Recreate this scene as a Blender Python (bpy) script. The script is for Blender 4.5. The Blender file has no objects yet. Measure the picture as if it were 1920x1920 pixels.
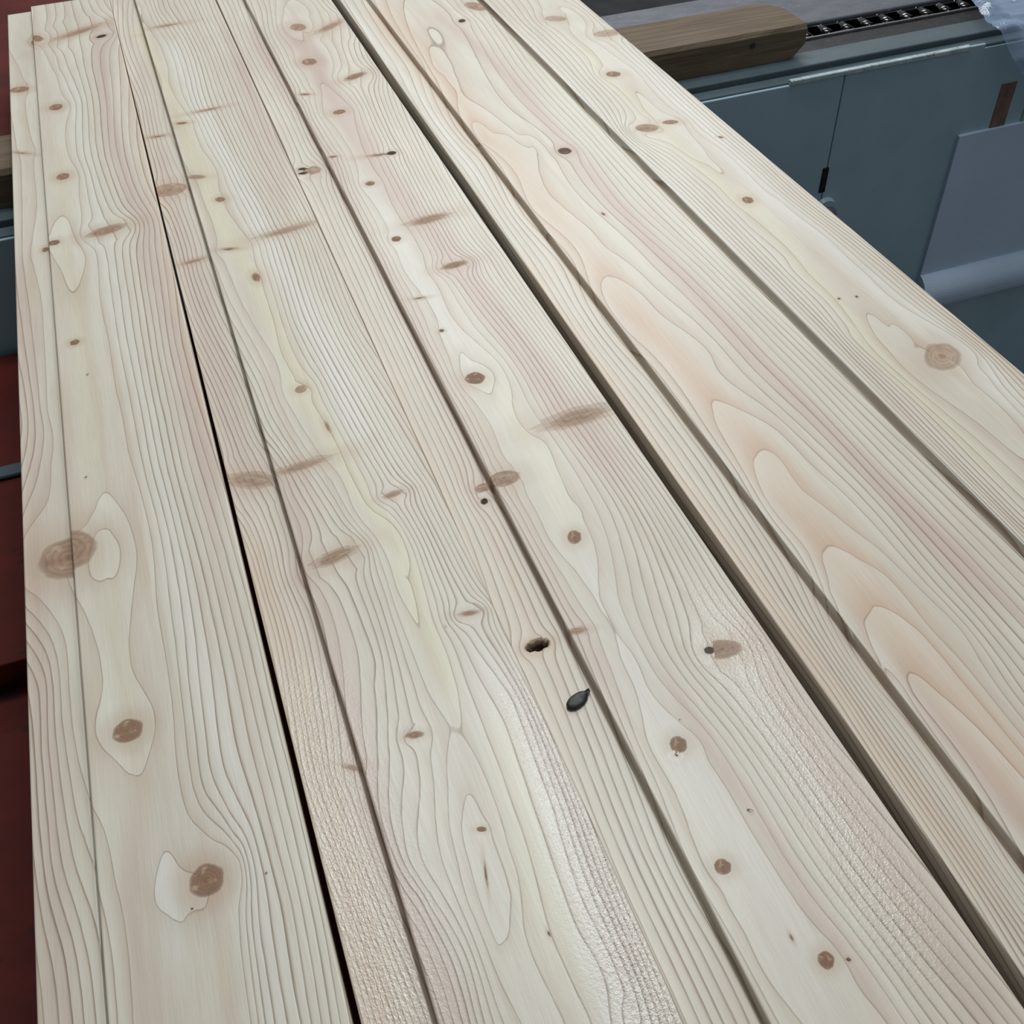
import bpy, bmesh, math, random
import numpy as np
from mathutils import Matrix, Vector, noise as mnoise
random.seed(7)
scene = bpy.context.scene
COL = scene.collection

# ------------------------------------------------------------------ camera
CAM_H = 0.55                                   # metres above the board faces
ROWS = ((0.93957412, -0.3407553, -0.03295893),     # camera x axis (right)
        (-0.26328707, -0.657705, -0.70576487),     # camera y axis (image down)
        (0.21881587, 0.67179607, -0.70767906))     # view direction
cam_d = bpy.data.cameras.new('camera'); cam = bpy.data.objects.new('camera', cam_d); COL.objects.link(cam)
rx, dn, fw = (Vector(r) for r in ROWS)
M = Matrix((rx, -dn, -fw)).transposed().to_4x4(); M.translation = Vector((0, 0, CAM_H))
cam.matrix_world = M
cam_d.sensor_width = 36.0; cam_d.lens = 36.0 * 1925.0 / 1920.0
cam_d.clip_start = 0.01; cam_d.clip_end = 60
scene.camera = cam

# ------------------------------------------------------------------ light
world = bpy.data.worlds.new('workshop_ambience'); scene.world = world; world.use_nodes = True
bg = world.node_tree.nodes['Background']
bg.inputs[0].default_value = (0.86, 0.94, 1.0, 1); bg.inputs[1].default_value = 0.33
def lamp(name, loc, aim, sx, sy, power, col):
    d = bpy.data.lights.new(name, 'AREA'); d.shape = 'RECTANGLE'; d.size = sx; d.size_y = sy
    d.energy = power; d.color = col
    o = bpy.data.objects.new(name, d); COL.objects.link(o); o.location = loc
    o.rotation_euler = (Vector(aim) - Vector(loc)).to_track_quat('-Z', 'Y').to_euler()
    return o
lamp('ceiling_tube_lamp', (0.58, 1.50, 2.5), (0.0, 1.0, 0), 1.5, 0.36, 50, (0.90, 0.97, 1.0))
lamp('ceiling_skylight', (1.8, 4.6, 3.0), (0.3, 1.2, 0), 2.4, 1.8, 104, (0.97, 0.99, 1.0))
scene.view_settings.view_transform = 'Standard'; scene.view_settings.look = 'None'
scene.view_settings.exposure = -0.08; scene.view_settings.gamma = 1.0
scene.view_settings.use_curve_mapping = False

# ------------------------------------------------------------------ helpers
def lin(r, g, b):
    f = lambda c: (c / 255 / 12.92) if c / 255 <= 0.04045 else ((c / 255 + 0.055) / 1.055) ** 2.4
    return (f(r), f(g), f(b), 1)
class NT:
    """small wrapper that makes node graphs readable"""
    def __init__(self, name):
        self.m = bpy.data.materials.new(name); self.m.use_nodes = True
        self.t = self.m.node_tree; self.n = self.t.nodes; self.l = self.t.links
        self.bsdf = self.n['Principled BSDF']
    def _set(self, sock, v):
        if hasattr(v, 'is_output'): self.l.new(v, sock)
        elif v is not None: sock.default_value = v
    def math(self, op, a, b=None, c=None, clamp=False):
        n = self.n.new('ShaderNodeMath'); n.operation = op; n.use_clamp = clamp
        for s, v in zip(n.inputs, (a, b, c)): self._set(s, v)
        return n.outputs[0]
    def attr(self, name, out='Fac'):
        n = self.n.new('ShaderNodeAttribute'); n.attribute_name = name; return n.outputs[out]
    def ramp(self, v, a, b, lo=0.0, hi=1.0, smooth=True):
        n = self.n.new('ShaderNodeMapRange'); n.clamp = True
        n.interpolation_type = 'SMOOTHSTEP' if smooth else 'LINEAR'
        for s, x in zip(n.inputs[:5], (v, a, b, lo, hi)): self._set(s, x)
        return n.outputs[0]
    def mix(self, fac, a, b, mode='MIX'):
        n = self.n.new('ShaderNodeMix'); n.data_type = 'RGBA'; n.blend_type = mode
        self._set(n.inputs[0], fac); self._set(n.inputs[6], a); self._set(n.inputs[7], b)
        return n.outputs[2]
    def noise(self, vec, scale=1.0, detail=2.0, rough=0.5):
        n = self.n.new('ShaderNodeTexNoise'); self._set(n.inputs['Vector'], vec)
        n.inputs['Scale'].default_value = scale; n.inputs['Detail'].default_value = detail
        n.inputs['Roughness'].default_value = rough
        return n.outputs[0]
    def coords(self, scale=(1, 1, 1), shift=True):
        tc = self.n.new('ShaderNodeTexCoord'); v = tc.outputs['Object']
        if shift:
            oi = self.n.new('ShaderNodeObjectInfo'); a = self.n.new('ShaderNodeVectorMath'); a.operation = 'ADD'
            self.l.new(v, a.inputs[0]); self.l.new(oi.outputs['Location'], a.inputs[1]); v = a.outputs[0]
        m = self.n.new('ShaderNodeVectorMath'); m.operation = 'MULTIPLY'
        self.l.new(v, m.inputs[0]); m.inputs[1].default_value = scale
        return m.outputs[0]
    def bump(self, height, strength, dist):
        n = self.n.new('ShaderNodeBump'); n.inputs['Strength'].default_value = strength if not hasattr(strength, 'is_output') else 1
        if hasattr(strength, 'is_output'): self.l.new(strength, n.inputs['Strength'])
        n.inputs['Distance'].default_value = dist; self.l.new(height, n.inputs['Height'])
        self.l.new(n.outputs[0], self.bsdf.inputs['Normal']); return n
    def base(self, col, rough=None, spec=None, metal=None):
        self._set(self.bsdf.inputs['Base Color'], col)
        for k, v in (('Roughness', rough), ('Specular IOR Level', spec), ('Metallic', metal)):
            if v is not None: self._set(self.bsdf.inputs[k], v)
        return self.m

def make_cedar():
    t = NT('planed_cedar')
    ring, grad, kr, kd, ku, kv, kel = (t.attr(a) for a in ('ring', 'grad', 'kr', 'kd', 'ku', 'kv', 'kel'))
    tn = t.n.new('ShaderNodeAttribute'); tn.attribute_name = 'tint'
    sep = t.n.new('ShaderNodeSeparateColor'); t.l.new(tn.outputs['Color'], sep.inputs[0])
    pink, yell, pale = sep.outputs
    rough_a, orange = t.attr('rough'), t.attr('orange')
    wob = t.noise(t.coords((55, 7, 55)), 1.0, 3.0)
    wob2 = t.noise(t.coords((220, 40, 220)), 1.0, 2.0)
    fib = t.noise(t.coords((1300, 26, 1300)), 1.0, 3.0, 0.6)
    fib2 = t.noise(t.coords((420, 9, 420)), 1.0, 3.0, 0.6)
    blot = t.noise(t.coords((26, 5, 26)), 1.0, 3.0)
    grit = t.noise(t.coords((520, 420, 520)), 1.0, 2.0, 0.7)
    gl = t.math('MINIMUM', grad, 0.45)
    r2 = t.math('ADD', t.math('MULTIPLY', ring, -1.0), t.math('MULTIPLY', t.math('MULTIPLY', t.math('SUBTRACT', wob, 0.5), gl), 3.2))
    r2 = t.math('ADD', r2, t.math('MULTIPLY', t.math('MULTIPLY', t.math('SUBTRACT', wob2, 0.5), gl), 0.7))
    fr = t.math('FRACT', r2); idn = t.math('FLOOR', r2)
    wn = t.n.new('ShaderNodeTexWhiteNoise'); wn.noise_dimensions = '1D'; t.l.new(idn, wn.inputs['W'])
    rnd = wn.outputs[0]
    g = t.math('MAXIMUM', grad, 0.035)
    d = t.math('DIVIDE', t.math('SUBTRACT', 1.0, fr), g)          # mm to the sharp latewood edge
    d2 = t.math('DIVIDE', fr, g)
    lw = t.ramp(rnd, 0, 1, 1.0, 2.3, False)
    l1 = t.ramp(d, 0.0, lw, 1.0, 0.0); l1 = t.math('POWER', l1, 1.6)
    l2 = t.ramp(d2, 0.0, 0.35, 1.0, 0.0)
    line = t.math('MAXIMUM', l1, l2)
    line = t.math('MULTIPLY', line, t.ramp(rnd, 0, 1, 0.6, 1.0, False))
    line = t.math('MULTIPLY', line, t.ramp(grad, 0.25, 0.9, 1.0, 0.7))
    line = t.math('MULTIPLY', line, t.ramp(fib2, 0.25, 0.75, 0.72, 1.15))
    line = t.math('MULTIPLY', line, t.math('SUBTRACT', 1.0, t.math('MULTIPLY', orange, 0.35)))
    late = t.math('MULTIPLY', t.math('POWER', fr, 2.2), 0.34)
    col = t.mix(t.ramp(blot, 0.3, 0.7), lin(210, 202, 187), lin(201, 191, 176))
    strk = t.noise(t.coords((70, 2.2, 70)), 1.0, 3.0, 0.55)
    col = t.mix(t.ramp(strk, 0.46, 0.72, 0.0, 0.42), col, lin(190, 168, 148))
    col = t.mix(t.math('MULTIPLY', pale, 0.70, clamp=True), col, lin(220, 218, 211))
    col = t.mix(t.math('MULTIPLY', yell, 0.8, clamp=True), col, lin(213, 206, 172))
    col = t.mix(t.math('MULTIPLY', orange, 0.75, clamp=True), col, lin(206, 182, 156))
    col = t.mix(t.math('MULTIPLY', pink, 0.85, clamp=True), col, lin(190, 164, 152))
    lpk = t.mix(pink, lin(168, 140, 112), lin(150, 116, 102))
    col = t.mix(late, col, lpk)
    col = t.mix(t.math('MULTIPLY', orange, t.math('MULTIPLY', t.math('POWER', fr, 2.0), 0.55)), col, lin(196, 148, 116))
    # grain lines, fibres
    col = t.mix(t.math('MULTIPLY', line, 0.93), col, t.mix(pink, lin(128, 107, 87), lin(120, 93, 82)))
    col = t.mix(t.ramp(fib, 0.35, 0.75, 0.0, 0.16), col, lin(150, 130, 108))
    col = t.mix(t.ramp(fib2, 0.5, 0.8, 0.0, 0.10), col, lin(226, 216, 198))
    # knots
    cmb = t.n.new('ShaderNodeCombineXYZ'); t.l.new(t.math('MULTIPLY', ku, 1.3), cmb.inputs[0]); t.l.new(t.math('MULTIPLY', kv, t.ramp(kel, 0, 1, 1.3, 3.2)), cmb.inputs[1]); t.l.new(t.math('MULTIPLY', kd, 37.0), cmb.inputs[2])
    kn = t.noise(cmb.outputs[0], 1.1, 3.0, 0.5)
    kn2 = t.noise(t.coords((160, 160, 160)), 1.0, 3.0)
    k = t.math('ADD', kr, t.math('MULTIPLY', t.math('SUBTRACT', kn, 0.5), t.ramp(kel, 0, 1, 0.40, 0.9)))
    k = t.math('ADD', k, t.math('MULTIPLY', t.math('SUBTRACT', kn2, 0.5), 0.10))
    halo = t.math('MULTIPLY', t.ramp(k, 0.8, 3.0, 1.0, 0.0), t.ramp(kd, 0.0, 0.4, 0.20, 0.36))
    col = t.mix(halo, col, lin(166, 132, 98))
    inside = t.ramp(k, t.ramp(kel, 0, 1, 0.82, 0.35), 1.12, 1.0, 0.0)
    krg = t.math('ABSOLUTE', t.math('SINE', t.math('ADD', t.math('MULTIPLY', kr, 13.0), t.math('MULTIPLY', kn, 6.0))))
    kcol = t.mix(t.ramp(kd, 0.0, 0.5), lin(172, 146, 124), lin(128, 92, 70))
    kcol = t.mix(t.math('MULTIPLY', t.math('POWER', krg, 4.0), 0.30), kcol, lin(98, 68, 52))
    kcol = t.mix(t.ramp(kn, 0.45, 0.7, 0.0, 0.55), kcol, lin(120, 90, 74))
    kcol = t.mix(t.ramp(kn, 0.30, 0.46, 0.5, 0.0), kcol, lin(196, 172, 148))
    kcol = t.mix(t.math('MULTIPLY', t.ramp(k, 0.0, 0.3, 0.45, 0.0), t.math('SUBTRACT', 1.0, kel)), kcol, lin(88, 56, 42))
    kcol = t.mix(t.ramp(kd, 0.55, 0.9), kcol, lin(34, 28, 25))
    col = t.mix(t.math('MULTIPLY', inside, t.ramp(kd, 0.0, 0.2, 0.55, 0.93)), col, kcol)
    rim = t.math('MULTIPLY', t.ramp(t.math('ABSOLUTE', t.math('SUBTRACT', k, 0.98)), 0.0, 0.15, 1.0, 0.0), t.ramp(kd, 0.0, 0.6, 0.25, 0.6))
    rim = t.math('MULTIPLY', rim, t.math('SUBTRACT', 1.0, t.math('MULTIPLY', kel, t.ramp(kv, -0.2, 0.5, 0.9, 0.0))))
    col = t.mix(rim, col, lin(98, 70, 54))
    # relief: raised latewood, fibres, planer chatter where the cut is rough
    hgt = t.math('MULTIPLY', t.math('MULTIPLY', line, -0.30), t.math('SUBTRACT', 1.0, inside))
    hgt = t.math('ADD', hgt, t.math('MULTIPLY', fib, 0.16))
    hgt = t.math('ADD', hgt, t.math('MULTIPLY', t.math('MULTIPLY', grit, rough_a), 2.3))
    hgt = t.math('ADD', hgt, t.math('MULTIPLY', grit, 0.10))
    hgt = t.math('ADD', hgt, t.math('MULTIPLY', wob2, 0.5))
    t.bump(hgt, 0.55, 0.0004)
    ro = t.math('ADD', 0.29, t.math('MULTIPLY', fib2, 0.16))
    ro = t.math('SUBTRACT', ro, t.math('MULTIPLY', rough_a, 0.12))
    ro = t.math('ADD', ro, t.math('MULTIPLY', inside, 0.25))
    sp = t.math('SUBTRACT', t.math('ADD', 0.36, t.math('MULTIPLY', rough_a, 0.25)), t.math('MULTIPLY', inside, 0.28))
    return t.base(col, ro, sp)
MAT = {'cedar': make_cedar()}

def simple(name, c1, c2, rough, spec=0.4, metal=0.0, sc=(30, 30, 30), bump=0.0, c3=None, t3=0.68, bd=0.001, rvar=0.15):
    t = NT(name); v = t.coords(sc); n1 = t.noise(v, 1.0, 5.0, 0.6); n2 = t.noise(v, 3.3, 4.0, 0.65)
    col = t.mix(t.ramp(n1, 0.32, 0.68), lin(*c1), lin(*c2))
    if c3: col = t.mix(t.ramp(n2, t3 - 0.04, t3 + 0.05), col, lin(*c3))
    if bump: t.bump(t.math('ADD', n2, t.math('MULTIPLY', n1, 0.5)), bump, bd)
    MAT[name] = t.base(col, t.ramp(n1, 0.2, 0.8, rough - rvar / 2, rough + rvar / 2), spec, metal)
simple('grey_paint', (152, 174, 186), (142, 166, 176), 0.38, 0.5, sc=(9, 9, 9), bump=0.08, c3=(126, 144, 150), t3=0.74)
simple('shaded_rail_paint', (78, 90, 96), (70, 84, 88), 0.5, 0.25, sc=(14, 30, 14), bump=0.15, c3=(92, 92, 98), t3=0.64)  # darkened grey paint: the shade over the rail is put into its colour
simple('pale_grey_paint', (182, 198, 220), (174, 192, 210), 0.30, 0.5, sc=(7, 7, 7), bump=0.05)
simple('green_grey_paint', (128, 148, 138), (116, 136, 128), 0.45, 0.4, sc=(12, 12, 12), bump=0.1)
simple('worn_edge_paint', (176, 190, 192), (140, 156, 160), 0.5, 0.4, sc=(60, 60, 60), bump=0.3, c3=(84, 92, 92), t3=0.62)
simple('dusty_rail', (84, 84, 92), (74, 78, 84), 0.55, 0.4, sc=(22, 40, 22), bump=0.25, c3=(108, 108, 114), t3=0.66)
simple('oily_grime', (27, 25, 25), (17, 17, 17), 0.5, 0.25, sc=(45, 70, 45), bump=0.5, c3=(52, 46, 46), t3=0.6)
simple('chain_steel', (92, 90, 88), (60, 59, 58), 0.10, 0.6, 1.0, sc=(60, 60, 60), rvar=0.06)
simple('bright_steel', (150, 150, 150), (120, 120, 120), 0.35, 0.5, 0.8, sc=(60, 60, 60))
simple('rust', (126, 100, 88), (98, 82, 74), 0.8, 0.2, sc=(90, 60, 40), bump=0.5, c3=(150, 124, 108))
simple('red_paint', (92, 32, 26), (74, 28, 24), 0.55, 0.15, sc=(6, 9, 6), bump=0.12, c3=(54, 28, 26), t3=0.63)
simple('concrete', (58, 58, 60), (48, 48, 50), 0.85, 0.2, sc=(8, 8, 8), bump=0.3)
simple('dark_chip', (46, 42, 38), (34, 31, 29), 0.5, 0.4, sc=(300, 300, 300), bump=0.4, bd=0.0003)
simple('fresh_splinter', (206, 190, 160), (186, 166, 134), 0.6, 0.3, sc=(400, 60, 400))
def make_beam_mat():
    t = NT('weathered_timber')
    a = t.noise(t.coords((7, 150, 150)), 1.0, 5.0, 0.65); b = t.noise(t.coords((14, 40, 40)), 1.0, 4.0)
    c = t.noise(t.coords((5, 420, 420)), 1.0, 4.0)
    col = t.mix(t.ramp(a, 0.3, 0.7), lin(112, 97, 79), lin(88, 74, 58))
    col = t.mix(t.ramp(b, 0.4, 0.75, 0, 0.55), col, lin(98, 76, 64))
    col = t.mix(t.ramp(c, 0.56, 0.74, 0, 0.5), col, lin(132, 119, 101))
    t.bump(t.math('ADD', a, c), 0.7, 0.0015)
    MAT['timber'] = t.base(col, 0.75, 0.25)
make_beam_mat()
def make_film():
    t = NT('clear_polythene')
    tr = t.n.new('ShaderNodeBsdfTransparent'); tr.inputs[0].default_value = (0.93, 0.97, 1.0, 1)
    t.base(lin(150, 170, 200), 0.07, 1.0)
    wr = t.noise(t.coords((60, 40, 50)), 1.0, 4.0, 0.6); t.bump(wr, 0.6, 0.004)
    mx = t.n.new('ShaderNodeMixShader'); out = t.n['Material Output']
    lw = t.n.new('ShaderNodeLayerWeight'); lw.inputs[0].default_value = 0.35
    t.l.new(t.ramp(lw.outputs['Facing'], 0, 1, 0.30, 0.85), mx.inputs[0])
    t.l.new(tr.outputs[0], mx.inputs[1]); t.l.new(t.bsdf.outputs[0], mx.inputs[2]); t.l.new(mx.outputs[0], out.inputs[0])
    MAT['film'] = t.m
make_film()

def link(name, me, mat, parent=None, loc=None, **props):
    o = bpy.data.objects.new(name, me); COL.objects.link(o)
    if mat and not me.materials: me.materials.append(MAT[mat])
    if parent: o.parent = parent
    if loc: o.location = loc
    for k, v in props.items(): o[k] = v
    return o
def empty(name, loc, **props):
    o = bpy.data.objects.new(name, None); COL.objects.link(o); o.location = loc; o.empty_display_size = 0.05
    for k, v in props.items(): o[k] = v
    return o
def bm_mesh(bm, name, smooth=False):
    me = bpy.data.meshes.new(name); bm.to_mesh(me); bm.free()
    if smooth:
        for p in me.polygons: p.use_smooth = True
    return me
def box_bm(x0, x1, y0, y1, z0, z1, bev=0.0, bm=None, seg=2):
    own = bmesh.new()
    r = bmesh.ops.create_cube(own, size=1)
    for v in own.verts:
        v.co = ((x0 + x1) / 2 + v.co.x * (x1 - x0), (y0 + y1) / 2 + v.co.y * (y1 - y0), (z0 + z1) / 2 + v.co.z * (z1 - z0))
    if bev: bmesh.ops.bevel(own, geom=own.edges[:], offset=bev, segments=seg, profile=0.5, affect='EDGES')
    if bm is None: return own
    tmp = bpy.data.meshes.new('tmp'); own.to_mesh(tmp); own.free(); bm.from_mesh(tmp); bpy.data.meshes.remove(tmp)
    return bm
def box(name, dims, mat, parent=None, bev=0.001, **props):
    return link(name, bm_mesh(box_bm(*dims, bev=bev), name), mat, parent, **props)

# ------------------------------------------------------------------ setting
fl = box('floor', (-3, 4, -2, 5, -0.88, -0.826), 'concrete', None, 0, kind='structure')

simple('dark_blocker_finish', (70, 66, 62), (58, 55, 52), 0.9, 0.1, sc=(3, 3, 3), bump=0.2)  # dark finish for the added light-blocking wall
box('added_blocker_wall', (-1.16, -1.06, -2.0, 5.0, -0.826, 2.7), 'dark_blocker_finish', None, 0, kind='structure')  # unseen dark wall, added to hold back ambient light from the left

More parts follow.
